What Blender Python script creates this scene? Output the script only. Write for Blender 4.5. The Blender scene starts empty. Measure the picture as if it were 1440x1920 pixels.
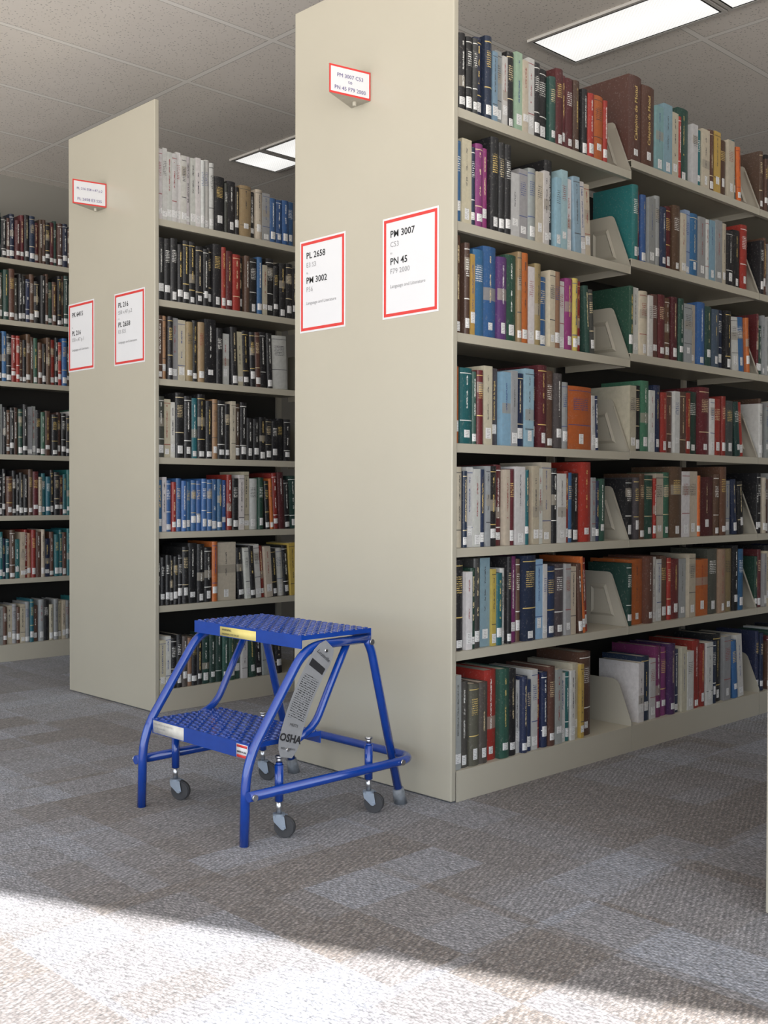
import bpy, math, random
from mathutils import Vector, Matrix
random.seed(7)
C=bpy.context.scene.collection
# ------------------------------------------------------------------ camera
CX,CY,CZ=-2.280,-2.071,0.876
YAW,PIT,ROL,F=math.radians(45.832),math.radians(-0.917),math.radians(0.151),2043.7
fw=Vector((math.cos(YAW),math.sin(YAW),0));rt=Vector((math.sin(YAW),-math.cos(YAW),0));up=Vector((0,0,1))
f2=fw*math.cos(PIT)+up*math.sin(PIT);u2=up*math.cos(PIT)-fw*math.sin(PIT)
r3=rt*math.cos(ROL)+u2*math.sin(ROL);u3=u2*math.cos(ROL)-rt*math.sin(ROL)
cd=bpy.data.cameras.new('camera');cam=bpy.data.objects.new('camera',cd);C.objects.link(cam)
m=Matrix.Identity(4)
for i in range(3): m[i][0]=r3[i];m[i][1]=u3[i];m[i][2]=-f2[i]
m[0][3],m[1][3],m[2][3]=CX,CY,CZ
cam.matrix_world=m;cd.sensor_width=36;cd.lens=F/1920*36;cd.clip_start=0.05
bpy.context.scene.camera=cam
def proj(X,Y,Z):
    d=Vector((X-CX,Y-CY,Z-CZ));z=d.dot(f2)
    return 720+F*d.dot(r3)/z, 960-F*d.dot(u3)/z, z
def XatU(u,Y,Z):
    a,b=-0.5,6.0
    for _ in range(40):
        c=(a+b)/2
        if proj(c,Y,Z)[0]<u: a=c
        else: b=c
    return (a+b)/2
# ------------------------------------------------------------------ node helpers
class NT:
    def __init__(s,name):
        s.mat=bpy.data.materials.new(name);s.mat.use_nodes=True;s.t=s.mat.node_tree
        s.b=s.t.nodes['Principled BSDF']
    def n(s,ty,**kw):
        nd=s.t.nodes.new(ty)
        for k,v in kw.items(): setattr(nd,k,v)
        return nd
    def set(s,sock,v):
        if isinstance(v,bpy.types.NodeSocket): s.t.links.new(v,sock)
        else: sock.default_value=v
    def m(s,op,a,b=None,c=None):
        nd=s.n('ShaderNodeMath',operation=op);s.set(nd.inputs[0],a)
        if b is not None: s.set(nd.inputs[1],b)
        if c is not None: s.set(nd.inputs[2],c)
        return nd.outputs[0]
    def xyz(s,v):
        nd=s.n('ShaderNodeSeparateXYZ');s.t.links.new(v,nd.inputs[0]);return nd.outputs
    def comb(s,x,y,z=0.0):
        nd=s.n('ShaderNodeCombineXYZ');s.set(nd.inputs[0],x);s.set(nd.inputs[1],y);s.set(nd.inputs[2],z);return nd.outputs[0]
    def wn(s,v):
        nd=s.n('ShaderNodeTexWhiteNoise',noise_dimensions='3D');s.t.links.new(v,nd.inputs['Vector']);return nd.outputs['Value']
    def noise(s,v,scale,detail=2.0,rough=0.5):
        nd=s.n('ShaderNodeTexNoise');s.set(nd.inputs['Scale'],scale);s.set(nd.inputs['Detail'],detail);s.set(nd.inputs['Roughness'],rough)
        if v is not None: s.t.links.new(v,nd.inputs['Vector'])
        return nd.outputs[0]
    def mix(s,f,a,b):
        nd=s.n('ShaderNodeMix',data_type='RGBA');s.set(nd.inputs[0],f)
        s.set(nd.inputs[6],a if isinstance(a,bpy.types.NodeSocket) else tuple(a)+(1,)*(4-len(a)))
        s.set(nd.inputs[7],b if isinstance(b,bpy.types.NodeSocket) else tuple(b)+(1,)*(4-len(b)));return nd.outputs[2]
    def coord(s,k='Object'):
        return s.n('ShaderNodeTexCoord').outputs[k]
    def bump(s,h,st,dist=0.001):
        nd=s.n('ShaderNodeBump');s.set(nd.inputs['Strength'],st);s.set(nd.inputs['Distance'],dist);s.t.links.new(h,nd.inputs['Height'])
        s.t.links.new(nd.outputs[0],s.b.inputs['Normal'])
def simple(name,col,rough=0.5,metal=0.0,var=0.06,nscale=30,bump=0.0,coat=0.0):
    a=NT(name);co=a.coord();nz=a.noise(co,nscale,3)
    dark=[c*(1-var) for c in col];lite=[min(1,c*(1+var)) for c in col]
    a.set(a.b.inputs['Base Color'],a.mix(nz,dark,lite))
    a.b.inputs['Roughness'].default_value=rough;a.b.inputs['Metallic'].default_value=metal
    a.b.inputs['Coat Weight'].default_value=coat
    if bump: a.bump(nz,bump)
    return a.mat
M_beige=simple('painted_steel_beige',(0.405,0.380,0.310),0.24,0,0.04,3,0.03)
M_shelf=simple('painted_steel_shelf',(0.46,0.43,0.35),0.38,0,0.03,6,0.02)
M_brk=simple('bracket_enamel',(0.40,0.375,0.31),0.42,0,0.04,10)
M_gapshade=simple('shelf_gap_painted_shade',(0.03,0.028,0.025),0.8)  # near-black colour painting the shade behind the books
M_wall=simple('wall_paint',(0.50,0.48,0.45),0.85,0,0.03,3,0.05)
M_wallN=simple('wall_paint_taupe',(0.26,0.25,0.225),0.85,0,0.03,3,0.05)
M_page=simple('book_paper_edges',(0.62,0.57,0.47),0.85,0,0.12,300,0.1)
M_blue=simple('blue_enamel_paint',(0.004,0.042,0.27),0.20,0,0.15,25,0.02,0.7)
M_chrome=simple('zinc_plated_steel',(0.62,0.63,0.65),0.28,1.0,0.08,60)
M_fork=simple('caster_fork_steel',(0.36,0.42,0.50),0.35,0.6,0.10,60)
M_wheel=simple('dark_rubber',(0.035,0.035,0.038),0.5,0,0.2,60)
M_tip=simple('worn_grey_rubber_tip',(0.17,0.185,0.205),0.45,0,0.7,60)
M_plaq=simple('silver_plaque',(0.27,0.275,0.285),0.22,0.15,0.12,60)
M_blk=simple('black_ink',(0.012,0.012,0.014),0.6)
M_gry=simple('grey_ink',(0.26,0.26,0.27),0.7)
M_goldink=simple('gold_lettering',(0.70,0.52,0.20),0.5)
M_whiteink=simple('white_lettering',(0.8,0.8,0.76),0.6)
M_purp=simple('violet_ink',(0.08,0.05,0.20),0.7)
M_red=simple('red_border_ink',(0.55,0.035,0.03),0.6)
M_paper=simple('white_paper',(0.60,0.605,0.62),0.75,0,0.02,8)
M_yel=simple('yellow_sticker',(0.62,0.52,0.17),0.6,0,0.1,60)
M_cream=simple('worn_white_sticker',(0.52,0.50,0.45),0.6,0,0.25,60)
M_blackfr=simple('black_frame',(0.02,0.02,0.02),0.5)
# book cover
a=NT('book_cloth_cover')
at=a.n('ShaderNodeAttribute',attribute_name='Col');at2=a.n('ShaderNodeAttribute',attribute_name='Ink')
uv=a.n('ShaderNodeUVMap',uv_map='UVm').outputs[0];un=a.n('ShaderNodeUVMap',uv_map='UVn').outputs[0]
x,z,_=a.xyz(uv);nx,nz,_=a.xyz(un);sty=at.outputs['Alpha']
seed=a.m('MULTIPLY',sty,371.0)
ax=a.m('ABSOLUTE',x)
c1=a.m('FLOOR',a.m('DIVIDE',z,0.0032));c2=a.m('FLOOR',a.m('DIVIDE',x,0.0013))
g=a.m('GREATER_THAN',a.wn(a.comb(c1,c2,seed)),0.42)
w=a.m('GREATER_THAN',a.wn(a.comb(a.m('FLOOR',a.m('DIVIDE',z,0.017)),seed,3.0)),0.25)
wid=a.m('LESS_THAN',ax,0.0030)
v0=a.m('GREATER_THAN',nz,a.m('ADD',0.30,a.m('MULTIPLY',sty,0.3)));v1=a.m('LESS_THAN',nz,0.9)
vt=a.m('MULTIPLY',a.m('MULTIPLY',g,w),a.m('MULTIPLY',wid,a.m('MULTIPLY',v0,v1)))
c3=a.m('FLOOR',a.m('DIVIDE',x,0.0022));c4=a.m('DIVIDE',z,0.0065)
gh=a.m('MULTIPLY',a.m('GREATER_THAN',a.wn(a.comb(c3,a.m('FLOOR',a.m('DIVIDE',z,0.0013)),seed)),0.4),a.m('GREATER_THAN',a.m('FRACT',c4),0.5))
zone=a.m('MULTIPLY',a.m('LESS_THAN',a.m('ABSOLUTE',a.m('SUBTRACT',nz,0.72)),0.10),a.m('LESS_THAN',a.m('ABSOLUTE',a.m('SUBTRACT',nx,0.5)),0.32))
ht=a.m('MULTIPLY',gh,zone)
isH=a.m('GREATER_THAN',sty,0.62)
txt=a.m('ADD',a.m('MULTIPLY',vt,a.m('SUBTRACT',1.0,isH)),a.m('MULTIPLY',ht,isH))
bd=a.m('LESS_THAN',a.m('ABSOLUTE',a.m('SUBTRACT',nz,0.93)),0.005)
bd2=a.m('LESS_THAN',a.m('ABSOLUTE',a.m('SUBTRACT',nz,a.m('ADD',0.2,a.m('MULTIPLY',sty,0.2)))),0.006)
bsel=a.m('GREATER_THAN',a.m('FRACT',a.m('MULTIPLY',sty,7.3)),0.62)
ink=a.m('MINIMUM',1.0,a.m('ADD',txt,a.m('MULTIPLY',a.m('ADD',bd,bd2),bsel)))
pan=a.m('MULTIPLY',a.m('LESS_THAN',a.m('ABSOLUTE',a.m('SUBTRACT',nz,a.m('ADD',0.35,a.m('MULTIPLY',sty,0.45)))),0.07),a.m('GREATER_THAN',a.m('FRACT',a.m('MULTIPLY',sty,13.7)),0.80))
co=a.coord();nn=a.noise(co,70,4)
base=a.mix(a.m('MULTIPLY',nn,0.35),at.outputs['Color'],(0.02,0.02,0.02))
base=a.mix(a.m('MULTIPLY',pan,0.7),base,(0.30,0.27,0.22))
wear=a.m('MULTIPLY',a.m('GREATER_THAN',a.noise(co,160,4),0.62),0.18)
base=a.mix(wear,base,(0.35,0.33,0.30))
a.set(a.b.inputs['Base Color'],a.mix(a.m('MULTIPLY',ink,0.9),base,at2.outputs['Color']))
a.b.inputs['Roughness'].default_value=0.42
a.bump(a.noise(co,900,2),0.12)
M_cover=a.mat
# label
a=NT('call_number_label_paper')
uv=a.n('ShaderNodeUVMap',uv_map='UVm').outputs[0];x,z,_=a.xyz(uv)
gl=a.m('GREATER_THAN',a.wn(a.comb(a.m('FLOOR',a.m('DIVIDE',x,0.0011)),a.m('FLOOR',a.m('DIVIDE',z,0.0011)),1.0)),0.5)
rw=a.m('GREATER_THAN',a.m('FRACT',a.m('DIVIDE',z,0.0046)),0.5)
mm=a.m('MULTIPLY',a.m('MULTIPLY',gl,rw),a.m('LESS_THAN',a.m('ABSOLUTE',x),0.007))
a.set(a.b.inputs['Base Color'],a.mix(a.m('MULTIPLY',mm,0.7),(0.74,0.74,0.73),(0.08,0.08,0.08)))
a.b.inputs['Roughness'].default_value=0.6
M_label=a.mat
# small print (for plaque)
a=NT('small_print_ink_on_silver');co=a.coord();x0_,y0_,z0_=a.xyz(co)
x=a.m('SUBTRACT',a.m('MULTIPLY',x0_,0.88),a.m('MULTIPLY',z0_,0.47));y=a.m('ADD',a.m('MULTIPLY',x0_,0.47),a.m('MULTIPLY',z0_,0.88))
gl=a.m('GREATER_THAN',a.wn(a.comb(a.m('FLOOR',a.m('DIVIDE',x,0.0016)),a.m('FLOOR',a.m('DIVIDE',y,0.0016)),1.0)),0.35)
rw=a.m('GREATER_THAN',a.m('FRACT',a.m('DIVIDE',y,0.0056)),0.52)
a.set(a.b.inputs['Base Color'],a.mix(a.m('MULTIPLY',a.m('MULTIPLY',gl,rw),0.9),(0.24,0.245,0.255),(0.02,0.02,0.02)))
a.b.inputs['Roughness'].default_value=0.25;M_print=a.mat
# carpet
a=NT('carpet_tiles');co=a.coord();x,y,_=a.xyz(co)
wob=a.m('MULTIPLY',a.m('SUBTRACT',a.noise(co,30,2),0.5),0.010)
xw=a.m('ADD',x,wob);yw=a.m('ADD',y,wob)
r1=a.wn(a.comb(a.m('FLOOR',a.m('DIVIDE',x,0.5)),a.m('FLOOR',a.m('DIVIDE',y,0.5)),2.0))
r2=a.wn(a.comb(a.m('FLOOR',a.m('DIVIDE',a.m('ADD',xw,0.13),0.20)),a.m('FLOOR',a.m('DIVIDE',a.m('ADD',yw,0.2),0.5)),5.0))
r3_=a.wn(a.comb(a.m('FLOOR',a.m('DIVIDE',a.m('ADD',xw,0.31),0.5)),a.m('FLOOR',a.m('DIVIDE',a.m('ADD',yw,0.05),0.17)),9.0))
tone=a.m('ADD',a.m('MULTIPLY',r1,0.3),a.m('ADD',a.m('MULTIPLY',r2,0.35),a.m('MULTIPLY',r3_,0.35)))
tone=a.m('ADD',0.47,a.m('MULTIPLY',a.m('SUBTRACT',tone,0.5),2.2))
tone=a.m('MAXIMUM',0.0,a.m('MINIMUM',1.0,tone))
sel=a.m('GREATER_THAN',a.m('ADD',r2,a.m('MULTIPLY',r3_,0.5)),0.75);nsel=a.m('SUBTRACT',1.0,sel)
jx=a.m('MULTIPLY',a.m('SUBTRACT',a.noise(co,140,1),0.5),0.9)
px_=a.m('ADD',a.m('MULTIPLY',x,a.m('ADD',120.0,a.m('MULTIPLY',sel,120.0))),jx);py_=a.m('ADD',a.m('MULTIPLY',y,a.m('ADD',120.0,a.m('MULTIPLY',nsel,120.0))),jx)
vor=a.n('ShaderNodeTexVoronoi');vor.inputs['Scale'].default_value=1.0;vor.inputs['Randomness'].default_value=0.6
a.t.links.new(a.comb(px_,py_,0.0),vor.inputs['Vector'])
sepc=a.n('ShaderNodeSeparateColor');a.t.links.new(vor.outputs['Color'],sepc.inputs[0])
cellg=sepc.outputs[1]
dist=vor.outputs['Distance']
loop=a.m('SUBTRACT',1.0,a.m('MULTIPLY',dist,1.15))
rc=a.m('ADD',a.m('MULTIPLY',a.m('ADD',x,a.m('MULTIPLY',y,0.45)),sel),a.m('MULTIPLY',a.m('SUBTRACT',y,a.m('MULTIPLY',x,0.45)),nsel))
rib=a.m('SINE',a.m('ADD',a.m('MULTIPLY',rc,470.0),a.m('MULTIPLY',jx,0.6)))
colA=a.mix(tone,(0.100,0.074,0.058),(0.245,0.265,0.320))
colB=a.mix(cellg,(0.045,0.037,0.034),(0.42,0.39,0.39))
colC=a.mix(0.32,colA,colB)
lum=a.m('MULTIPLY',a.m('ADD',0.18,a.m('MULTIPLY',loop,1.40)),a.m('ADD',0.97,a.m('MULTIPLY',rib,0.20)))
mx=a.n('ShaderNodeMix',data_type='RGBA',blend_type='MULTIPLY');mx.inputs[0].default_value=1
a.t.links.new(colC,mx.inputs[6]);a.t.links.new(a.comb(lum,lum,lum),mx.inputs[7])
a.set(a.b.inputs['Base Color'],mx.outputs[2]);a.b.inputs['Roughness'].default_value=0.95
a.b.inputs['Sheen Weight'].default_value=0.15
a.bump(loop,0.08,0.002)
M_carpet=a.mat
# ceiling
a=NT('acoustic_ceiling_tiles');co=a.coord();x,y,_=a.xyz(co)
fx=a.m('ABSOLUTE',a.m('SUBTRACT',a.m('FRACT',a.m('DIVIDE',a.m('SUBTRACT',x,0.47-0.61),1.22)),0.5))
fy=a.m('ABSOLUTE',a.m('SUBTRACT',a.m('FRACT',a.m('DIVIDE',a.m('SUBTRACT',y,2.02-0.305),0.61)),0.5))
lx=a.m('LESS_THAN',fx,0.012/1.22);ly=a.m('LESS_THAN',fy,0.012/0.61)
gx=a.m('LESS_THAN',fx,0.015/1.22);gy=a.m('LESS_THAN',fy,0.015/0.61)
ln=a.m('MAXIMUM',lx,ly);gr=a.m('SUBTRACT',a.m('MAXIMUM',gx,gy),ln)  # outer band paints a thin shadow line along the tees
vor=a.n('ShaderNodeTexVoronoi');vor.inputs['Scale'].default_value=75;a.t.links.new(co,vor.inputs['Vector'])
pit=a.m('MULTIPLY',a.m('LESS_THAN',vor.outputs['Distance'],0.24),a.m('GREATER_THAN',a.noise(co,40,2),0.42))
tile=a.mix(a.m('MULTIPLY',pit,0.5),a.mix(a.noise(co,5,3),(0.75,0.70,0.64),(0.84,0.79,0.73)),(0.18,0.16,0.14))
c_=a.mix(ln,tile,(0.88,0.85,0.80));c_=a.mix(a.m('MAXIMUM',gr,0.0),c_,(0.45,0.42,0.38))
a.set(a.b.inputs['Base Color'],c_);a.b.inputs['Roughness'].default_value=0.9
a.bump(a.m('MULTIPLY',pit,-0.5),0.3,0.003)
M_ceil=a.mat
# light
a=NT('prismatic_light_diffuser');co=a.coord();x,y,_=a.xyz(co)
q=a.m('MULTIPLY',a.m('SINE',a.m('MULTIPLY',x,400.0)),a.m('SINE',a.m('MULTIPLY',y,400.0)))
ed=a.m('SUBTRACT',1.0,a.m('MULTIPLY',a.m('ABSOLUTE',x),1.2))
a.set(a.b.inputs['Base Color'],(0.8,0.8,0.8,1));a.set(a.b.inputs['Emission Color'],(1.0,0.99,0.96,1))
a.set(a.b.inputs['Emission Strength'],a.m('MULTIPLY',ed,a.m('ADD',0.72,a.m('MULTIPLY',q,0.10))));M_light=a.mat
# ------------------------------------------------------------------ mesh helpers
def mesh_obj(name,verts,faces,mat,parent=None,loc=(0,0,0),mats=None,midx=None,smooth=False,bevel=0):
    me=bpy.data.meshes.new(name);me.from_pydata([tuple(v) for v in verts],[],faces)
    for mm in (mats or [mat]): me.materials.append(mm)
    if midx: me.polygons.foreach_set('material_index',midx)
    if smooth: me.polygons.foreach_set('use_smooth',[True]*len(me.polygons))
    me.update();o=bpy.data.objects.new(name,me);C.objects.link(o);o.location=loc
    if parent: o.parent=parent
    if bevel:
        b=o.modifiers.new('bevel','BEVEL');b.width=bevel;b.segments=2;b.limit_method='ANGLE'
    return o
def boxvf(x0,x1,y0,y1,z0,z1):
    v=[(x0,y0,z0),(x1,y0,z0),(x1,y1,z0),(x0,y1,z0),(x0,y0,z1),(x1,y0,z1),(x1,y1,z1),(x0,y1,z1)]
    f=[(0,3,2,1),(4,5,6,7),(0,1,5,4),(1,2,6,5),(2,3,7,6),(3,0,4,7)];return v,f
def box(name,x0,x1,y0,y1,z0,z1,mat,parent=None,bevel=0):
    v,f=boxvf(x0,x1,y0,y1,z0,z1);return mesh_obj(name,v,f,mat,parent,bevel=bevel)
def merge(parts):
    V=[];Fs=[]
    for v,f in parts:
        o=len(V);V+=list(v);Fs+=[tuple(i+o for i in ff) for ff in f]
    return V,Fs
def empty(name,loc,label,cat,group=None):
    e=bpy.data.objects.new(name,None);C.objects.link(e);e.location=loc;e.empty_display_size=0.1
    e['label']=label;e['category']=cat
    if group: e['group']=group
    return e
def struct(o): o['kind']='structure';return o
def cyl(p0,p1,r,n=16,r1=None):
    p0=Vector(p0);p1=Vector(p1);d=(p1-p0).normalized()
    a_=d.orthogonal().normalized();b_=d.cross(a_);r1=r if r1 is None else r1
    V=[];
    for i in range(n):
        t=2*math.pi*i/n;o=a_*math.cos(t)+b_*math.sin(t);V.append(p0+o*r)
    for i in range(n):
        t=2*math.pi*i/n;o=a_*math.cos(t)+b_*math.sin(t);V.append(p1+o*r1)
    Fs=[(i,(i+1)%n,n+(i+1)%n,n+i) for i in range(n)]+[tuple(range(n))[::-1],tuple(range(n,2*n))]
    return V,Fs
def path(pts,fil,seg=8):
    P=[Vector(p) for p in pts];out=[P[0]]
    for i in range(1,len(P)-1):
        a_=(P[i-1]-P[i]);b_=(P[i+1]-P[i]);r=min(fil[i-1],a_.length*.49,b_.length*.49)
        A=P[i]+a_.normalized()*r;B=P[i]+b_.normalized()*r
        for k in range(seg+1):
            t=k/seg;out.append(A*(1-t)**2+P[i]*2*t*(1-t)+B*t*t)
    out.append(P[-1]);return out
def tube(pts,r,n=14):
    V=[];Fs=[];T=[]
    for i in range(len(pts)):
        a_=pts[max(0,i-1)];b_=pts[min(len(pts)-1,i+1)];T.append((b_-a_).normalized())
    nrm=T[0].orthogonal().normalized()
    for i,p in enumerate(pts):
        nrm=(nrm-T[i]*nrm.dot(T[i])).normalized();bn=T[i].cross(nrm)
        for k in range(n):
            t=2*math.pi*k/n;V.append(p+nrm*math.cos(t)*r+bn*math.sin(t)*r)
    for i in range(len(pts)-1):
        for k in range(n):
            Fs.append((i*n+k,i*n+(k+1)%n,(i+1)*n+(k+1)%n,(i+1)*n+k))
    Fs.append(tuple(range(n))[::-1]);Fs.append(tuple(range((len(pts)-1)*n,len(pts)*n)))
    return V,Fs
def smooth_auto(o):
    for p in o.data.polygons: p.use_smooth=len(p.vertices)==4
    return o
def text(name,s,size,origin,xd,yd,mat,parent,align='LEFT',bold=0.0,shear=0.0,depth=0.0,ay='TOP_BASELINE'):
    cu=bpy.data.curves.new('t','FONT');cu.body=s;cu.size=size;cu.align_x=align;cu.align_y=ay;cu.offset=bold;cu.shear=shear;cu.extrude=depth
    cu.resolution_u=2
    ob=bpy.data.objects.new('t',cu);C.objects.link(ob)
    bpy.context.view_layer.update()
    me=bpy.data.meshes.new_from_object(ob);bpy.data.objects.remove(ob)
    xd=Vector(xd).normalized();yd=Vector(yd).normalized();zd=xd.cross(yd)
    mt=Matrix.Identity(4)
    for i in range(3): mt[i][0]=xd[i];mt[i][1]=yd[i];mt[i][2]=zd[i];mt[i][3]=origin[i]
    me.transform(mt);me.materials.clear();me.materials.append(mat);me.name=name
    o=bpy.data.objects.new(name,me);C.objects.link(o);o.parent=parent;return o
# ------------------------------------------------------------------ room
CEIL=2.70;YW=3.95;YF=-3.4;XL=-5.2;XR=6.5;XE=0.495
struct(box('floor',XL,XR,YF,YW,-0.08,0,M_carpet))
struct(box('ceiling',XL,XR,YF,YW,CEIL,CEIL+0.08,M_ceil))
struct(box('wall_north',XL,XR,YW,YW+0.12,0,CEIL,M_wallN))
struct(box('wall_east',XR,XR+0.12,YF,YW,0,CEIL,M_wall))
struct(box('wall_sun_blocker',XE,XR,YF-0.12,YF,0,CEIL,M_wall))  # unseen wall, its open end shaped to bound the sun patch
struct(box('trim_1',XL,XE,YF-0.12,YF,2.55,CEIL,M_wall))
struct(box('trim_2',XL,XE,YF-0.12,YF,0,0.06,M_wall))
struct(box('trim_3',XL-0.12,XL,YF,YW,2.5,CEIL,M_wall))
struct(box('wall_west',XL-0.12,XL,YF,YW,0,0.3,M_wall))
# ------------------------------------------------------------------ ceiling lights
def troffer(x0,x1,y0,y1):
    e=empty('ceiling_light',((x0+x1)/2,(y0+y1)/2,CEIL),'recessed fluorescent ceiling light with white prismatic lens','light','strip lights in the tiled ceiling')
    cx,cy=(x0+x1)/2,(y0+y1)/2;hx,hy=(x1-x0)/2,(y1-y0)/2
    def ring(d0,t,z0,z1):
        return merge([boxvf(-hx+d0,hx-d0,-hy+d0,-hy+d0+t,z0,z1),boxvf(-hx+d0,hx-d0,hy-d0-t,hy-d0,z0,z1),boxvf(-hx+d0,-hx+d0+t,-hy+d0+t,hy-d0-t,z0,z1),boxvf(hx-d0-t,hx-d0,-hy+d0+t,hy-d0-t,z0,z1)])
    V,Fs=ring(0,0.014,-0.010,0);mesh_obj('light_frame',V,Fs,M_wall,e)
    V,Fs=ring(0.014,0.008,-0.009,0);mesh_obj('light_gasket',V,Fs,M_blackfr,e)
    t=0.022
    box('light_diffuser',-hx+t,hx-t,-hy+t,hy-t,-0.009,-0.001,M_light,e)
for (x0,x1,y0,y1) in [(1.195,1.515,-1.25,-0.02),(1.195,1.515,-0.01,0.69),(1.27,1.59,1.30,2.53),(1.27,1.59,2.54,2.80),
                      (-1.9,-1.57,-1.3,-0.1),(-3.9,-3.57,0.5,1.7),(3.6,3.93,-1.3,-0.1),(3.6,3.93,1.2,2.4)]:
    troffer(x0,x1,y0,y1)
# ------------------------------------------------------------------ shelving
ys=0.014
ZA=[1.975,1.654,1.338,1.023,0.723,0.426,0.088]
ZA2=[2.017,1.682,1.360,1.028,0.723,0.426,0.088]
ZC=[2.10,1.78,1.46,1.08,0.76,0.43,0.088]
H=2.44;W=0.698;BW=0.914
def bracket_vf(x,y0,d,h,base=False):
    t=0.0018
    if base: prof=[(0.0,-0.002),(0.0,0.015),(0.050,h*0.90),(0.060,h*0.97),(0.074,h),(d,h),(d,-0.002)]
    else: prof=[(0.0,-0.026),(0.0,0.002),(0.060,h*0.86),(0.067,h*0.95),(0.076,h*0.99),(0.088,h),(d,h),(d,-0.026)]
    hole=[(0.055,0.032),(0.092,h*0.76),(0.155,h*0.76),(0.155,0.032)]
    n=len(prof);V=[(x-t,y0+a_,b_) for a_,b_ in prof]+[(x,y0+a_,b_) for a_,b_ in prof]
    Fs=[tuple(range(n)),tuple(range(n,2*n))[::-1]]+[(i,n+i,n+(i+1)%n,(i+1)%n) for i in range(n)]
    if not base:
        o=len(V);fl=0.009
        for (p,q) in ((prof[1],prof[2]),):
            V+=[(x-t,y0+p[0],p[1]),(x-t-fl,y0+p[0],p[1]),(x-t-fl,y0+q[0],q[1]),(x-t,y0+q[0],q[1]),
                (x-t,y0+p[0]+0.0015,p[1]),(x-t-fl,y0+p[0]+0.0015,p[1]),(x-t-fl,y0+q[0]+0.0015,q[1]),(x-t,y0+q[0]+0.0015,q[1])]
            Fs+=[(o,o+1,o+2,o+3),(o+4,o+7,o+6,o+5),(o+1,o+5,o+6,o+2)]
        k=len(hole)
        c0=Vector((sum(p[0] for p in hole)/k,sum(p[1] for p in hole)/k))
        o=len(V)
        for p in hole: V.append((x-t-0.0001,y0+p[0],p[1]))
        for p in hole:
            q=c0+(Vector(p)-c0)*0.84;V.append((x-t-0.008,y0+q.x,q.y))
        for p in hole:
            q=c0+(Vector(p)-c0)*0.68;V.append((x-t-0.0008,y0+q.x,q.y))
        for i in range(k):
            Fs.append((o+i,o+(i+1)%k,o+k+(i+1)%k,o+k+i));Fs.append((o+k+i,o+k+(i+1)%k,o+2*k+(i+1)%k,o+2*k+i))
        Fs.append((o+2*k,o+2*k+1,o+2*k+2,o+2*k+3))
    else:
        c_=cyl((x-t-0.001,y0+0.11,h*0.55),(x-t,y0+0.11,h*0.55),0.010,12);o=len(V);V+=list(c_[0]);Fs+=[tuple(i+o for i in f) for f in c_[1]]
    return V,Fs
def bay(x0,y0,zs,first,label,back=False,dbl=True,brk=True,w=BW):
    e=empty('shelving_unit',(x0,y0,0),label,'bookshelf','rows of library shelving')
    hw=W/2 if dbl else 0.36
    off=0.022 if first else 0.001
    for i,zz in enumerate(zs):
        last=(i==len(zs)-1);d0=0.0 if last else ys
        t=0.026
        parts=[boxvf(off,w-0.002,d0,hw-0.02,-0.003,0),boxvf(off,w-0.002,d0,d0+0.002,-t if not last else -zz,-0.003)]
        if not last: parts.append(boxvf(off,w-0.002,d0+0.002,d0+0.016,-t,-t+0.002))
        V,Fs=merge(parts);s=mesh_obj('base_shelf' if last else 'shelf',V,Fs,M_shelf,e,(0,0,zz))
        if brk:
            V,Fs=bracket_vf(w-0.003,d0-0.001,0.24 if last else 0.27,0.185 if not last else 0.155,last)
            mesh_obj('shelf_bracket',V,Fs,M_brk,s)
    for xx in ([w-0.03] if not first else [0.022,w-0.03]):
        box('upright_post',xx,xx+0.028,hw-0.014,hw+0.018,0,zs[0]+0.16,M_brk,e)
    box('gap_shade_sheet',off+0.03,w-0.032,hw-0.004,hw+0.004,0.02,zs[0]-0.02,M_gapshade,e)  # added dark sheet, paints the shade of the open shelf centre
    if first:
        yw=W if dbl else 0.38
        box('end_panel',0,0.020,0,yw,0.004,H,M_beige,e,0.003)
    return e
LB='beige steel library shelving unit filled with books'
bay(0,0,ZA,True,'beige steel double-sided shelving unit with tall smooth end panel')
bay(BW,0,ZA2,False,LB);bay(2*BW,0,ZA2,False,LB)
XB,YB=0.088,1.675;XC,YC=0.17,3.36
bay(XB,YB,ZA,True,'beige steel shelving unit of dark books, two signs on end panel')
bay(XC,YC,ZC,True,'beige steel shelving unit standing against the far wall',dbl=False)
XZ,YZ=-0.130,-1.702
ez=bay(XZ,YZ,ZA,True,'beige steel shelving unit with blank end panel',brk=False)
# ------------------------------------------------------------------ books
PAL={'k':((0.014,0.014,0.016),'black'),'n':((0.018,0.030,0.072),'navy blue'),'b':((0.036,0.12,0.30),'bright blue'),'l':((0.28,0.42,0.54),'light blue'),
'u':((0.08,0.12,0.16),'slate blue'),'t':((0.018,0.13,0.145),'teal'),'g':((0.024,0.068,0.052),'dark green'),'G':((0.05,0.15,0.10),'green'),
'm':((0.11,0.018,0.022),'maroon'),'r':((0.31,0.030,0.022),'red'),'o':((0.54,0.14,0.03),'orange'),'y':((0.56,0.41,0.10),'yellow'),
'c':((0.56,0.50,0.385),'cream'),'w':((0.66,0.655,0.63),'white'),'s':((0.34,0.35,0.35),'grey'),'d':((0.065,0.061,0.059),'charcoal'),
'e':((0.11,0.055,0.036),'brown'),'E':((0.36,0.23,0.13),'tan'),'p':((0.08,0.032,0.12),'purple'),'P':((0.23,0.04,0.15),'magenta'),'a':((0.34,0.41,0.34),'pale green'),
'v':((0.10,0.085,0.07),'dark taupe')}
LIGHT='wclsaEyo'
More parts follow.
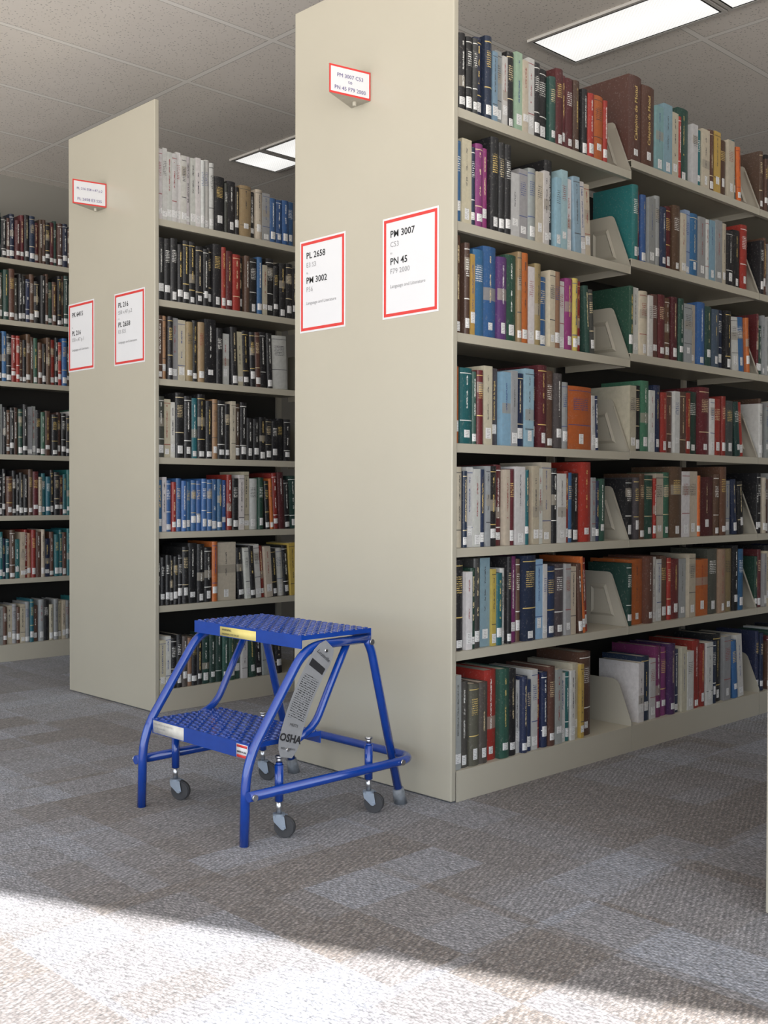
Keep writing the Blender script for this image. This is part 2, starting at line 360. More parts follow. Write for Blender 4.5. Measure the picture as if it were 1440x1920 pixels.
def book_geo(w,h,D,flat):
    t=0.0022 if not flat else 0.0008
    c=min(0.006,w*0.22) if not flat else 0.0006
    n=6;arc=[(-w/2+w*i/n, c*(2*i/n-1)**2) for i in range(n+1)]
    outer=[(-w/2,D)]+arc+[(w/2,D)]
    inner=[(w/2-t,D),(w/2-t,c+t+0.001),(-w/2+t,c+t+0.001),(-w/2+t,D)]
    P=outer+inner;k=len(P)
    V=[(x,y,0) for x,y in P]+[(x,y,h) for x,y in P]
    Fs=[];uvm=[];uvn=[]
    def add(f,sp=False):
        Fs.append(f)
        for i in f:
            if sp: uvm.append((V[i][0],V[i][2]));uvn.append((V[i][0]/w+0.5,V[i][2]/h))
            else: uvm.append((9,9));uvn.append((-5,-5))
    for i in range(k):
        j=(i+1)%k; add((i,j,k+j,k+i), 1<=i<=n)
    mid=list(range(1,n+2))
    for z_ in (0,k):
        a1=[0+z_,1+z_,(k-2)+z_,(k-1)+z_]
        b1=[n+1+z_,n+2+z_,(n+3)+z_,(n+4)+z_]
        s1=[i+z_ for i in mid]+[(n+4)+z_,(k-2)+z_]
        for f in (a1,b1,s1): add(tuple(f if z_ else f[::-1]))
    g=0.003 if not flat else 0.0006
    pv,pf=boxvf(-w/2+t+0.0001,w/2-t-0.0001,c+t+0.0012,D-g,g,h-g)
    lw=min(w*0.98,random.choice([0.018,0.024,0.024]));lz0=random.choice([0.008,0.014,0.018,0.018,0.024,0.034]);lz1=lz0+random.choice([0.022,0.028,0.032])
    m_=5;lv=[];lf=[]
    for zz in (lz0,lz1):
        for i in range(m_+1):
            x_=-lw/2+lw*i/m_;lv.append((x_,c*(2*x_/w)**2-0.0005,zz))
    for i in range(m_): lf.append((i,i+1,m_+2+i,m_+1+i))
    return (V,Fs,uvm,uvn),(pv,pf),(lv,lf)
books=[]
def add_row(spec,u0,x0,y0,z,unit,yoff=0.005,hd=22.0,xmax=None,group='',lean=None,hs=1.0,hmax=9):
    toks=spec.split();u=u0;Yp=y0+yoff
    if z>0.1: Yp+=0.012
    du=proj(x0,Yp,z+0.1)[0]-u0
    if du>0: u+=du
    lst=[]
    for i,tk in enumerate(toks):
        title=None
        if '|' in tk: tk,title=tk.split('|');title=title.replace('_',' ')
        col=tk[0];r=tk[1:].split(':');wpx=float(r[0]);h=(float(r[1]) if len(r)>1 else hd+random.uniform(-1.4,1.4))/100
        h=min(hmax,h*hs+random.uniform(-0.007,0.007))
        xa=XatU(u,Yp,z+0.1);xb=XatU(u+wpx,Yp,z+0.1);u+=wpx
        w=max(0.005,xb-xa-0.0006)
        D=min(0.28,h*random.uniform(.66,.76))
        if unit==1 and i<1 and z<2: D=0.165
        lst.append(dict(x=(xa+xb)/2,y=Yp+random.choice([0,0.001,0.002,0.004,0.008,0.014])+random.uniform(0,0.003),z=z+0.0005,w=w,h=h,D=D,col=col,u=unit,flat=(col in 'wcsaly' and random.random()<.75),grp=group,tilt=0,xb=xb,title=title))
    if lean:
        k,deg=lean;a_=math.radians(deg)
        edge=lst[-k-1]['xb'];hn=lst[-k-1]['h']
        cur=None
        for b in lst[-k:]:
            w=b['w'];hh=min(b['h'],hn)
            if cur is None: cur=edge+0.001+hh*math.sin(a_)
            b['x']=cur+w/2*math.cos(a_);b['z']+=w/2*math.sin(a_);b['tilt']=-a_;cur+=w/math.cos(a_)+0.001
            b['xb']=cur
    for b in lst:
        if xmax and b['xb']>xmax: continue
        books.append(b)
def rnd_row(x0,x1,y0,z,pal,hd,yoff=0.012,unit=0,group='',wr=(0.012,0.034),lean=False):
    x=x0
    while x<x1:
        w=random.uniform(*wr)
        if x+w>x1: break
        col=random.choice(pal);h=(hd+random.uniform(-2.6,2.6))/100
        books.append(dict(x=x+w/2,y=y0+yoff+random.uniform(0,0.02),z=z+0.0005,w=w-0.0006,h=h,D=h*random.uniform(.66,.76),col=col,u=unit,flat=(col in 'wcsaly' and random.random()<.7),grp=group,tilt=0,title=None))
        x+=w
A1=["n13:22.5 k12:20.5 k11:20.5 d9:21 n14:22.5 n13:23.5 l9:20 s13:20.5 w9:19.5 k13:21.5 a12:22.5 c10:21 w12:21.5 k12:21.5 k18:21 g12:19.5 m14:23 m10:22.5 m14:22.5 e12:22 k10:20 r12:19.5 o18:20.5 r8:19.5",
"d9:21 b9:22 c18:22.5 n8:21 P14:22.5 P13:23 k15:26 k11:25.8 k12:25.2 w17:18 s16:20 s14:20.5 c12:21 w10:22 k14:26|Las_lenguas_del_Chiapas_colonial l10:21 l12:23 w9:22 l12:23 w8:22 c10:21",
"p10:26 e12:26.5 e10:25 y8:22 b20:24 b24:25 p17:22.5 g20:25 E8:26 o14:26.5 w12:23 E12:24 b14:21 c10:23 E12:23 w10:21 P14:22 y10:22 r8:22 g9:20 d10:20",
"d7:20 o9:20.5 t22:21 G8:20 m12:21 c16:21.5 d18:21|Diccionario_de_la_lengua l16:21 s12:21 n16:21 l16:22 n10:21.5 m16:24 e14:22.5 d14:22 s12:20 o42:18.5 w6:17 n6:17",
"n9:21 c12:22 n8:21 w12:22.5 w12:22 n10:22 s8:22 k14:22 m14:22.5 c9:21 m10:22 w18:22.5 t8:22 r6:21 c12:23 w8:22 c18:23.5 k10:22 w16:21 r7:21 b8:21 k14:20.5|The_Structure_of_Jacaltec r19:25 s7:20 n7:19.5 g13:19.5",
"r9:26 k16:25.5 w12:21 g9:22 d12:25 l18:25.5 y8:21 t12:20 w9:21 k8:26 P14:26.5 e8:24 n24:26.5 l14:23 w8:22 n16:21 d16:22 s10:22 c10:21 e8:22 o6:24 r10:23",
"s12:25.5 d17:24 v18:22 v16:22 r22:25 g18:25 k15:25 w9:21 n10:22 n9:21 w11:23 r8:22 n11:22 e13:24 s12:22 w9:21 t8:21 w8 c10:23 y6:23 e20:25.5"]
A1u=[854,852,850,849,845,844,842]
A1l=[None,(3,3),(2,4),(2,2),None,(3,4),None]
A2=["e24:29|Calepino_de_Motul e23:28|Calepino_de_Motul l14:23 l16:24 c12:23 r6:22 g20:26 w10:22 t8:21 c14:22 e10:22 y12:23 e12:21 c12:22 t8:23 o8:22",
"t12:25 r8:24 b10:23 s12:22 s10:23 n12:21 m12:22 e14:22 c10:21 l10:22 b14:22 s12:21 w10:22 l10:22 s12:23 c10:22 k12:21 k14:22 r12:24 b14:23 s10:22",
"g8:22 w10:22 c14:22 w8:21 e12:21 m13:22 e12:21 m12:22 g10:22 s14:21 c12:21 b14:22 g12:22 u14:21 n12:21 k10:21 w12:20 b14:21 o6:20",
"c12:21 k10:22 G15:24 w10:21 n12:22 r12:21 e12:21 w10:22 e14:21 r10:21 g16:22 m18:24 w8:21 r14:21 r8:22 d14:20 g10:20 r10:21",
"k12:20 d10:21 e10:22 g16:21 r6:21 c14:22 G12:22 e20:25 w14:23 c16:23 o6:22 m26:21 e10:22 e12:25 s14:20 n10:21 k10:20",
"g10:21 o24:22 e14:22 w12:22 w8:21 e12:22 r8:21 m14:21 s12:21 c12:22 o26:20 d18:24 E14:24 E14:23 k10:24 b10:23",
"w10:20 n14:22 w10:21 P12:24 P12:24 p12:24 n10:22 c10:22 w12:21 r14:24 r10:23 w12:22 n8:22 k14:25 s12:23 b10:22 w10:24"]
A2u=[1172,1188,1186,1182,1176,1172,1200]
A2l=[(2,3),(2,4),(3,4),(2,6),(2,4),None,(2,5)]
GA='library books on the nearest shelving'
for i in range(7):
    g1=ZA[i-1]-ZA[i]-0.034 if i else 9;g2=ZA2[i-1]-ZA2[i]-0.034 if i else 9
    add_row(A1[i],A1u[i],0.024,0,ZA[i],0,xmax=BW-0.017,group=GA,lean=A1l[i],hs=1.06,hmax=g1)
    add_row(A2[i],A2u[i],BW+0.004,0,ZA2[i],1,xmax=BW*2-0.017,group=GA,lean=A2l[i],hs=1.04 if i else 1.0,hmax=g2)
    rnd_row(BW*2+0.01,BW*2+0.38,0,ZA2[i],'emnkwcsges',22,unit=2,group=GA)
B1=["w9:28 w9:28 w9:28 w9:28 w9:28 w9:28 w9:28 w9:28 w9:28 w9:28 w9:28 w9:28 k18:22 d6:20 k16:22 k8:20 E20:21 k10:20 c12:22 s13:21 b12:19 b12:19 b12:20 b12:20",
"k14:25 k12:25 k13:25 k10:24 k12:25 k12:25 k14:24 k10:24 k8:25 k16:26 r9:26 m12:25 r14:24 k8:23 e10:24 k14:24 b10:24 c8:22 k14:25 k10:23 k12:24 k12:24 k10:23",
"e12:26 E8:26 k10:25 s12:25 c14:25 E12:25 k10:25 E12:25 k22:26 k12:24 w14:21 k12:24 c10:23 k12:24 k10:24 e10:23 k12:24 k10:24 w28:24",
"d14:25 c14:24 w8:23 k16:26 k14:26 t12:25 k14:26 k12:24 E10:25 k14:25 k10:24 c8:24 e10:24 k12:24 k12:18 k12:18 k12:18 k12:18 k12:18 k12:19 k12:18",
"b10:21 w8:22 b10:21 r8:20 b10:21 b10:21 b9:21 b10:21 b9:21 b10:21 b10:21 b10:21 b9:21 b10:21 r10:23 k12:22 w10:23 c10:25 w16:22 g10:22 k8:21 o6:22 r9:24 m12:25 k10:22 g14:23",
"k8:20 k8:20 k8:20 k8:20 k8:20 k8:20 k12:23 k16:24 k14:24 k14:22 o10:25 c36:25 k12:22 w8:22 k10:22 w10:23 r8:22 c12:22 k10:21 w14:21 k10:22 y12:23 b10:22",
"c12:20 w10:21 k12:21 k10:21 v10:21 E8:20 k10:20 k10:20 g14:20 g12:21 g12:21 g12:21 g12:21 g12:21 w10:20 g14:21 k12:21 s12:21 v12:20 k12:20"]
B1l=[None,None,(8,2),None,(6,3),(11,4),(5,3)]
for i in range(7):
    add_row(B1[i],296,XB+0.024,YB,ZA[i],3,xmax=XB+BW-0.017,group='library books on the second shelving row',lean=B1l[i],hmax=(ZA[i-1]-ZA[i]-0.034 if i else 9))
CP=["gmkegnmr","kegvkken","bekrtkGk","egkswkGe","etktckkm","tcEenetr","setkce"]
for i in range(7):
    rnd_row(XC+0.026,XC+0.66,YC,ZC[i],CP[i],[22,25,24,24,23,23,21][i],unit=4,group='library books on the far shelving',wr=(0.016,0.034))
for b in books:
    u_,v_,d=proj(b['x'],b['y'],b['z']+b['h']/2)
    vis=u_<1438 and not (b['u']==3 and u_>556) and not (b['u']==4 and u_>124) and u_>0
    b['px']=(b['w']+0.01)*b['h']*F*F/d/d*(1 if vis else 0)
books.sort(key=lambda b:-b['px'])
def colors(b):
    base,nm=PAL[b['col']]
    if b['col'] in 'wcsk': k=random.uniform(0.86,1.10);j=[random.uniform(0.97,1.03) for _ in range(3)]
    else: k=random.uniform(0.75,1.25);j=[random.uniform(0.88,1.12) for _ in range(3)]
    col=[min(0.82,c*k*j[i]) for i,c in enumerate(base)]
    if b['col'] in LIGHT: ink=random.choice([(0.04,0.04,0.05),(0.25,0.03,0.03),(0.03,0.06,0.2),(0.05,0.05,0.05)])
    else: ink=random.choice([(0.7,0.52,0.18),(0.8,0.8,0.76),(0.8,0.8,0.76),(0.7,0.58,0.35)])
    if b['title']: ink=col
    return col,ink,(random.random() if not b['title'] else 0.02)
def set_attr(me,cols,inks,uvm,uvn):
    ca=me.color_attributes.new('Col','FLOAT_COLOR','CORNER');ca.data.foreach_set('color',cols)
    cb=me.color_attributes.new('Ink','FLOAT_COLOR','CORNER');cb.data.foreach_set('color',inks)
    l1=me.uv_layers.new(name='UVm');l1.data.foreach_set('uv',uvm)
    l2=me.uv_layers.new(name='UVn');l2.data.foreach_set('uv',uvn)
acc=dict(V=[],F=[],M=[],col=[],ink=[],um=[],un=[])
for idx,b in enumerate(books):
    (V,Fs,um,un),(pv,pf),(lv,lf)=book_geo(b['w'],b['h'],b['D'],b['flat'])
    col,ink,st=colors(b)
    haslab=random.random()<0.92
    lum=[(x_,z_) for f in lf for (x_,_,z_) in [lv[i] for i in f]]
    if idx<300:
        nm=PAL[b['col']][1]
        me=bpy.data.meshes.new('book');me.from_pydata(V,[],Fs);me.materials.append(M_cover)
        n=len(um);set_attr(me,[c for _ in range(n) for c in (*col,st)],[c for _ in range(n) for c in (*ink,1)],[c for p in um for c in p],[c for p in un for c in p])
        o=bpy.data.objects.new('book',me);C.objects.link(o);o.location=(b['x'],b['y'],b['z']);o.rotation_euler=(0,b['tilt'],0)
        kind='paperback' if b['flat'] else 'hardcover'
        thick='leaning ' if b['tilt'] else ('thick ' if b['w']>0.03 else ('thin ' if b['w']<0.014 else ''))
        o['label']=f"{thick}{nm} {kind} book"+(" with white call number label" if haslab else " standing on metal shelf")
        o['category']='book';o['group']=b['grp']
        mesh_obj('page_block',pv,pf,M_page,o)
        if b['title']:
            t_=b['title'];L_=b['h']-0.085;sz=min(b['w']*0.62,L_/(len(t_)*0.50))
            if 'Jacal' in t_: text('spine_title',t_,sz,(-sz*0.28,-0.0008,b['h']-0.012),(0,0,-1),(1,0,0),M_whiteink,o,bold=sz*0.01)
            else: text('spine_title',t_,sz,(sz*0.28,-0.0008,0.075),(0,0,1),(-1,0,0),M_whiteink if 'Las' in t_ else M_goldink,o,bold=sz*0.01)
        if haslab:
            l=mesh_obj('call_number_label',lv,lf,M_label,o);uvl=l.data.uv_layers.new(name='UVm');uvl.data.foreach_set('uv',[c for p in lum for c in p])
    else:
        ca_,sa_=math.cos(b['tilt']),math.sin(b['tilt'])
        def put(VV,FF,mi,c4,i4,U1,U2):
            off=len(acc['V']);acc['V']+=[(x_*ca_+z_*sa_+b['x'],y_+b['y'],-x_*sa_+z_*ca_+b['z']) for x_,y_,z_ in VV]
            acc['F']+=[tuple(i+off for i in f) for f in FF];acc['M']+=[mi]*len(FF)
            for k_ in range(len(U1)): acc['col']+=c4;acc['ink']+=i4;acc['um']+=U1[k_];acc['un']+=U2[k_]
        put(V,Fs,0,[*col,st],[*ink,1],um,un)
        nn=sum(len(f) for f in pf);put(pv,pf,1,[0,0,0,0],[0,0,0,0],[(9,9)]*nn,[(9,9)]*nn)
        if haslab: put(lv,lf,2,[0,0,0,0],[0,0,0,0],lum,lum)
me=bpy.data.meshes.new('shelved_books');me.from_pydata(acc['V'],[],acc['F'])
for mm in (M_cover,M_page,M_label): me.materials.append(mm)
me.polygons.foreach_set('material_index',acc['M']);set_attr(me,acc['col'],acc['ink'],acc['um'],acc['un'])
o=bpy.data.objects.new('shelved_books',me);C.objects.link(o);o['kind']='stuff';o['label']='rows of mostly dark library books filling the farther shelves';o['category']='books';o['group']='remaining library books'
# ------------------------------------------------------------------ paper signs
XD=(0,-1,0);YD=(0,0,1)
def paper(px,yl,yr,zb,zt,lines,lab):
    e=empty('paper_sign',(px,(yl+yr)/2,zb),lab,'sign','call number signs on shelf ends')
    w=(yl-yr)/2;h=zt-zb
    box('paper_sheet',-0.0012,-0.0004,-w,w,0,h,M_paper,e)
    t=0.009;g=0.006
    V,Fs=merge([boxvf(-0.0018,-0.0013,-w+g,w-g,g,g+t),boxvf(-0.0018,-0.0013,-w+g,w-g,h-g-t,h-g),boxvf(-0.0018,-0.0013,-w+g,-w+g+t,g+t,h-g-t),boxvf(-0.0018,-0.0013,w-g-t,w-g,g+t,h-g-t)])
    mesh_obj('red_border',V,Fs,M_red,e)
    for s,sz,fz,mt,bd in lines:
        text('printed_text',s,sz,(-0.0019,w-0.032,h*fz),XD,YD,mt,e,bold=bd)
    return e
def L(a_,b_,c_,d_):
    r=[(a_,0.0285,0.80,M_blk,0.0004)]
    if b_: r.append((b_,0.022,0.705,M_gry,0))
    r.append(('to',0.011,0.635,M_gry,0))
    r.append((c_,0.0285,0.53,M_blk,0.0004))
    if d_: r.append((d_,0.022,0.44,M_gry,0))
    r.append(('Language and Literature',0.0150,0.30,M_gry,0));return r
def YatU(u,X,Z):
    a_,b_=-0.5,4.5
    for _ in range(40):
        c=(a_+b_)/2
        if proj(X,c,Z)[0]>u: a_=c
        else: b_=c
    return (a_+b_)/2
def ZatV(v,X,Y):
    a_,b_=-1,4
    for _ in range(40):
        c=(a_+b_)/2
        if proj(X,Y,c)[1]>v: a_=c
        else: b_=c
    return (a_+b_)/2
def sign_from(px,uL,uR,vTR,vBR,lines,lab):
    yl=YatU(uL,px,1.5);yr=YatU(uR,px,1.5);zt=ZatV(vTR,px,yr);zb=ZatV(vBR,px,yr)
    return paper(px,yl,yr,zb,zt,lines,lab)
sign_from(0,563,648,433,612,L('PL 2658','E3 S3','PM 3002','P56'),'white paper sign with red border reading PL 2658')
sign_from(0,718,823,385,583,L('PM 3007','C53','PN 45','F79 2000'),'white paper sign with red border reading PM 3007')
sign_from(XB,129,177,560,691,L('PK 6415','','PL 216','S58 v.47 p.1'),'white paper sign with red border reading PK 6415')
sign_from(XB,215,272,538,678,L('PL 216','S58 v.47 p.2','PL 2658','E3 S25'),'white paper sign with red border reading PL 216')
def flag(px,yb,z0,z1,dy,lines,lab):
    e=empty('range_marker',(px,yb,z0),lab,'sign','projecting range markers')
    h=z1-z0;A=Vector((-0.142,dy,0));B1_=Vector((-0.0005,0,0));B2=Vector((-0.0005,0.085,0))
    V=[B1_,A,B2]+[p+Vector((0,0,h)) for p in (B1_,A,B2)]
    mesh_obj('bracket_body',V,[(0,1,4,3),(1,2,5,4),(0,2,1)],M_brk,e)
    n=(A-B1_).cross(Vector((0,0,1))).normalized()
    if n.y>0: n=-n
    xd=(B1_-A).normalized()
    Lx=(B1_-A).length
    def quad(x0,x1,z0_,z1_,k): return [A+xd*x0+n*k+Vector((0,0,z0_)),A+xd*x1+n*k+Vector((0,0,z0_)),A+xd*x1+n*k+Vector((0,0,z1_)),A+xd*x0+n*k+Vector((0,0,z1_))]
    mesh_obj('red_border',quad(0.001,Lx-0.001,0.0,h,0.0012),[(0,1,2,3)],M_red,e)
    mesh_obj('paper_insert',quad(0.006,Lx-0.006,0.006,h-0.006,0.0018),[(0,1,2,3)],M_paper,e)
    for s,zz in lines:
        text('printed_text',s,min(0.0165,0.26/len(s)),A+xd*(Lx/2)+n*0.0026+Vector((0,0,h*zz)),xd,YD,M_purp,e,'CENTER')
    V,Fs=cyl((-0.03,0.04,-0.012),(-0.03,0.04,0.002),0.006,10);mesh_obj('mounting_knob',V,Fs,M_brk,e)
yA=YatU(695,0,2.15);zt=ZatV(137,0,yA);zb=ZatV(190,0,yA)
flag(0,yA,zb,zt,0.03,[('PM 3007 C53',0.60),('to',0.42),('PN 45 F79 2000',0.16)],'small projecting sign reading PM 3007 C53 to PN 45')
yA=YatU(200,XB,2.15);zt=ZatV(345,XB,yA);zb=ZatV(390,XB,yA)
flag(XB,yA,zb,zt,0.03,[('PL 216 S58 v.47 p.2',0.60),('PL 2658 E3 S25',0.16)],'small projecting sign reading PL 216 to PL 2658')
# ------------------------------------------------------------------ step stool
st=empty('step_stool',(-0.37,0.343,0),'blue tubular steel two-step rolling stool beside shelf end','step stool')
def S(p): return (p[0]+0.37,p[1]-0.343,p[2])
def sm(name,vf,mat,par=None,loc=None):
    V,Fs=vf;o=mesh_obj(name,[S(v) for v in V],Fs,mat,par or st);return smooth_auto(o)
R=0.0125;YN,YFr=0.105,0.580
for yy in (YN,YFr):
    p=path([(-0.648,yy,0.0),(-0.643,yy,0.205),(-0.450,yy,0.479),(-0.226,yy,0.481)],[0.07,0.06])
    sm('front_leg_frame',tube(p,R),M_blue)
    p=path([(-0.236,yy,0.486),(-0.214,yy,0.447),(-0.104,yy,0.03)],[0.02])
    sm('rear_leg',tube(p,R*0.98),M_blue)
    sm('leg_tip',cyl((-0.1085,yy,0.045),(-0.097,yy,0.0),0.0165,16,0.019),M_tip)
    yi=yy+(0.016 if yy<0.3 else -0.016)
    p=path([(-0.475,yi,0.232),(-0.405,yi,0.262),(-0.345,yi,0.375),(-0.285,yi,0.480)],[0.05,0.08])
    sm('step_brace',tube(p,0.0105),M_blue)
    s=-1 if yy<0.3 else 1
    for (bx,bz,yo) in ((-0.645,0.128,-0.012),(-0.129,0.128,-0.013),(-0.227,0.472,0)):
        y_=yy+s*(0.013 if yo==0 else 0.037)
        sm('bolt',cyl((bx,y_,bz),(bx,y_+s*0.006,bz),0.008,10),M_chrome)
p=path([(-0.653,YN-0.024,0.128),(-0.060,YN-0.024,0.128),(-0.060,YFr+0.024,0.128),(-0.653,YFr+0.024,0.128)],[0.07,0.07])
sm('bumper_rail',tube(p,R),M_blue)
def tread(name,x0,x1,y0,y1,zt,lip,nx_,ny_):
    t=0.003
    parts=[boxvf(x0,x1,y0,y1,zt-t,zt),boxvf(x0,x0+t,y0,y1,zt-lip,zt-t),boxvf(x1-t,x1,y0,y1,zt-lip*0.8,zt-t),boxvf(x0+t,x1-t,y0,y0+t,zt-0.012,zt-t),boxvf(x0+t,x1-t,y1-t,y1,zt-0.012,zt-t)]
    V,Fs=merge(parts)
    for i in range(nx_):
        for j in range(ny_):
            cx=x0+(x1-x0)*(i+0.5)/nx_;cy=y0+(y1-y0)*(j+0.5)/ny_
            n=12;ax_,ay_=(0.0042,0.0092) if (i+j)%2 else (0.0082,0.0042)
            o=len(V)
            for (k,zz) in ((1.18,0.0002),(1.0,0.0024),(0.70,0.0024),(0.58,0.0002)):
                for q in range(n):
                    a_=2*math.pi*q/n;V.append((cx+ax_*k*math.cos(a_),cy+ay_*k*math.sin(a_),zt+zz))
            for r_ in range(3):
                for q in range(n): Fs.append((o+r_*n+q,o+r_*n+(q+1)%n,o+(r_+1)*n+(q+1)%n,o+(r_+1)*n+q))
    return mesh_obj(name,[S(v) for v in V],Fs,M_blue,st)
top=tread('top_platform',-0.470,-0.220,YN-0.006,YFr+0.002,0.509,0.034,11,20)
low=tread('lower_step',-0.622,-0.385,YN+0.014,YFr-0.014,0.247,0.040,10,19)
def sticker(name,x,y0,y1,z0,z1,mat,par):
    return sm(name,boxvf(x-0.0008,x-0.0002,y0,y1,z0,z1),mat,par)
XT=-0.470
sticker('warning_sticker',XT,0.29,0.455,0.477,0.503,M_yel,None)
sticker('warning_sticker',-0.622,0.41,0.560,0.209,0.243,M_cream,None)
sticker('flag_sticker',-0.622,0.125,0.172,0.208,0.243,M_paper,None)
sticker('flag_stripes',-0.6227,0.127,0.170,0.209,0.216,M_red,None);sticker('flag_stripes',-0.6227,0.127,0.170,0.235,0.241,M_red,None)
def stext(s,size,o,mat,al='LEFT',b=0): return text('printed_text',s,size,S(o),XD,YD,mat,st,al,b)
stext('WARNING',0.009,(XT-0.0012,0.445,0.492),M_blk,'LEFT',0.0001)
stext('MAXIMUM LOAD 300 LBS',0.0070,(XT-0.0012,0.445,0.481),M_blk)
stext('THIS UNIT MUST BE INSPECTED',0.0065,(-0.6232,0.555,0.232),M_gry)
stext('BEFORE EACH USE',0.0065,(-0.6232,0.555,0.221),M_gry)
stext('MADE IN USA',0.0062,(-0.6238,0.168,0.2215),M_blk,'LEFT',0.0002)
# silver plaque hung between the slanted leg and the brace
pl=[]
for i in range(17):
    t=i/16;P0=Vector((-0.382,0.480));P1=Vector((-0.492,0.362));P2=Vector((-0.530,0.205))
    pl.append(P0*(1-t)**2+P1*2*t*(1-t)+P2*t*t)
V=[];hw_=0.035;ypl=YN-0.003
def plq(i,sgn):
    a_=pl[max(0,i-1)];b_=pl[min(16,i+1)];d=(b_-a_).normalized();nrm=Vector((-d.y,d.x))
    k=1.0
    if i in (0,16): k=0.55
    if i in (1,15): k=0.88
    return pl[i]+nrm*hw_*k*sgn
def plY(i): return ypl-0.016
for i in range(17):
    for s_ in (-1,1):
        q=plq(i,s_);V.append((q.x,plY(i),q.y))
Fs=[(2*i,2*i+1,2*i+3,2*i+2) for i in range(16)]
V,Fs=[S(v) for v in V],Fs
n0=len(V);V=V+[(v[0],v[1]+0.0014,v[2]) for v in V]
Fb=[tuple(i+n0 for i in f[::-1]) for f in Fs];rim=[2*i for i in range(17)]+[2*i+1 for i in range(16,-1,-1)]
Fr=[(rim[i],rim[(i+1)%len(rim)],rim[(i+1)%len(rim)]+n0,rim[i]+n0) for i in range(len(rim))]
ob=mesh_obj('instruction_plaque',V,Fs+Fb+Fr,M_plaq,st)
def plate_patch(name,i0,i1,k,mat):
    V=[];
    for i in range(i0,i1+1):
        for s_ in (-k,k):
            q=plq(i,s_);V.append((q.x,plY(i)-0.0006,q.y))
    Fs=[(2*j,2*j+1,2*j+3,2*j+2) for j in range(i1-i0)]
    return mesh_obj(name,[S(v) for v in V],Fs,mat,ob)
plate_patch('black_band',3,4,0.8,M_blk);plate_patch('small_print',5,11,0.80,M_print)
def ptext(s,size,i,bold=0,mat=M_blk,shear=0):
    d=(pl[min(16,i+1)]-pl[max(0,i-1)]).normalized();upv=(-d.x,0,-d.y);xd=Vector((-d.y,0,d.x))
    if xd.x<0: xd=-xd
    text('printed_text',s,size,S((pl[i].x,plY(i)-0.0012,pl[i].y)),xd,upv,mat,ob,'CENTER',bold,shear)
ptext('Louisville',0.0140,2,0.0001,M_blk,0.3);ptext('MEETS',0.010,12);ptext('OSHA',0.0270,14,0.0009);ptext('REQUIREMENTS',0.0068,15)
for yy in (0,1):
    i=1 if yy else 15
    sm('plaque_rivet',cyl((pl[i].x,plY(i)-0.003,pl[i].y),(pl[i].x,ypl+0.001,pl[i].y),0.0045,10),M_chrome)
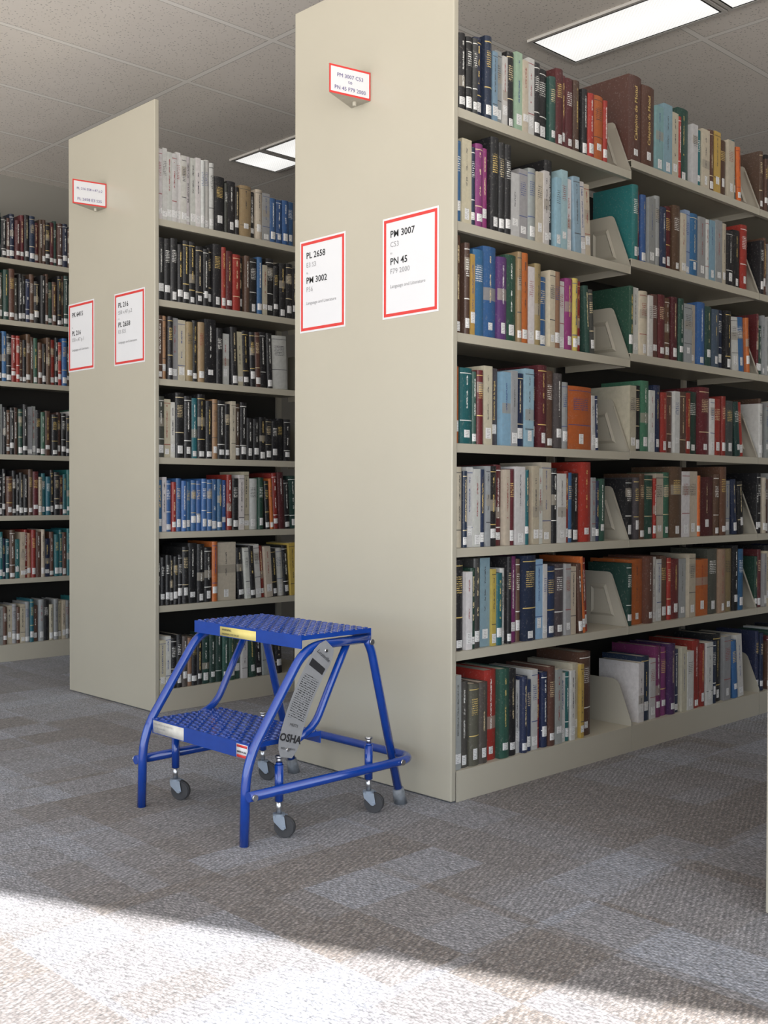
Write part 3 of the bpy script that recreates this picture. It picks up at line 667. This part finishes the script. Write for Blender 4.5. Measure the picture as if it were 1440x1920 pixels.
for (cx,cy) in ((-0.537,YN+0.001),(-0.222,YN+0.001),(-0.537,YFr-0.001),(-0.222,YFr-0.001)):
    stem=sm('caster',merge([cyl((cx,cy,0.092),(cx,cy,0.185),0.0115),cyl((cx,cy,0.185),(cx,cy,0.191),0.009)]),M_blue)
    sm('caster_stem',cyl((cx,cy,0.058),(cx,cy,0.095),0.0075),M_chrome,stem)
    sm('adjusting_nut',merge([cyl((cx,cy,0.191),(cx,cy,0.203),0.007),cyl((cx,cy,0.203),(cx,cy,0.208),0.0105,8)]),M_chrome,stem)
    dirv=Vector((0.55,-0.83,0)).normalized();nrm=Vector((dirv.y,-dirv.x,0))
    c0=Vector((cx,cy,0))+dirv*0.016
    fork=[cyl((cx,cy,0.053),(cx,cy,0.060),0.016)]
    for s_ in (-1,1):
        o_=nrm*0.0130*s_;prof=[Vector((cx,cy,0.056))-dirv*0.012,Vector((cx,cy,0.056))+dirv*0.018,c0+dirv*0.007+Vector((0,0,0.026)),c0-dirv*0.005+Vector((0,0,0.022)),Vector((cx,cy,0.042))-dirv*0.010]
        n=len(prof);Vv=[p+o_ for p in prof]+[p+o_*1.12 for p in prof]
        Ff=[tuple(range(n)),tuple(range(n,2*n))[::-1]]+[(i,(i+1)%n,n+(i+1)%n,n+i) for i in range(n)];fork.append((Vv,Ff))
    fork.append(cyl(c0+nrm*0.018+Vector((0,0,0.027)),c0-nrm*0.018+Vector((0,0,0.027)),0.0045,8))
    V,Fs=merge(fork);mesh_obj('caster_fork',[S(v) for v in V],Fs,M_fork,stem)
    cz=Vector((0,0,0.0275))
    sm('caster_wheel',merge([cyl(c0+cz-nrm*0.010,c0+cz+nrm*0.010,0.0255,28),cyl(c0+cz-nrm*0.006,c0+cz+nrm*0.006,0.0275,28)]),M_wheel,stem)
# ------------------------------------------------------------------ light
sun=bpy.data.lights.new('sun','SUN');sun.energy=21.0;sun.angle=math.radians(0.9);sun.color=(1.0,0.98,0.955)
so=bpy.data.objects.new('sun',sun);C.objects.link(so)
el=math.radians(28);dv=Vector((-0.42*math.cos(el),0.908*math.cos(el),-math.sin(el)))
so.rotation_euler=dv.to_track_quat('-Z','Y').to_euler();so.location=(1,-8,5)
wd=bpy.data.worlds.new('world');bpy.context.scene.world=wd;wd.use_nodes=True
wt=wd.node_tree;bg=wt.nodes['Background']
tc=wt.nodes.new('ShaderNodeTexCoord');sx=wt.nodes.new('ShaderNodeSeparateXYZ');wt.links.new(tc.outputs['Generated'],sx.inputs[0])
rp=wt.nodes.new('ShaderNodeValToRGB')
mr=wt.nodes.new('ShaderNodeMapRange');wt.links.new(sx.outputs[2],mr.inputs[0])
mr.inputs[1].default_value=-0.03;mr.inputs[2].default_value=0.03;mr.inputs[3].default_value=0;mr.inputs[4].default_value=1
wt.links.new(mr.outputs[0],rp.inputs[0])
rp.color_ramp.elements[0].color=(1.0,0.96,0.91,1);rp.color_ramp.elements[1].color=(0.42,0.47,0.53,1)
wt.links.new(rp.outputs[0],bg.inputs[0]);bg.inputs[1].default_value=5.0
def portal(loc,rot,sx,sy):
    l=bpy.data.lights.new('window_portal','AREA');l.shape='RECTANGLE';l.size=sx;l.size_y=sy;l.cycles.is_portal=True
    o=bpy.data.objects.new('window_portal',l);C.objects.link(o);o.location=loc;o.rotation_euler=rot
portal(((XL+XE)/2,YF-0.06,1.3),(math.radians(90),0,0),XE-XL,2.5)
portal((XL-0.06,(YF+YW)/2,1.4),(math.radians(90),0,math.radians(-90)),YW-YF,2.2)
sc=bpy.context.scene
sc.view_settings.view_transform='Standard';sc.view_settings.look='None';sc.view_settings.exposure=0.36
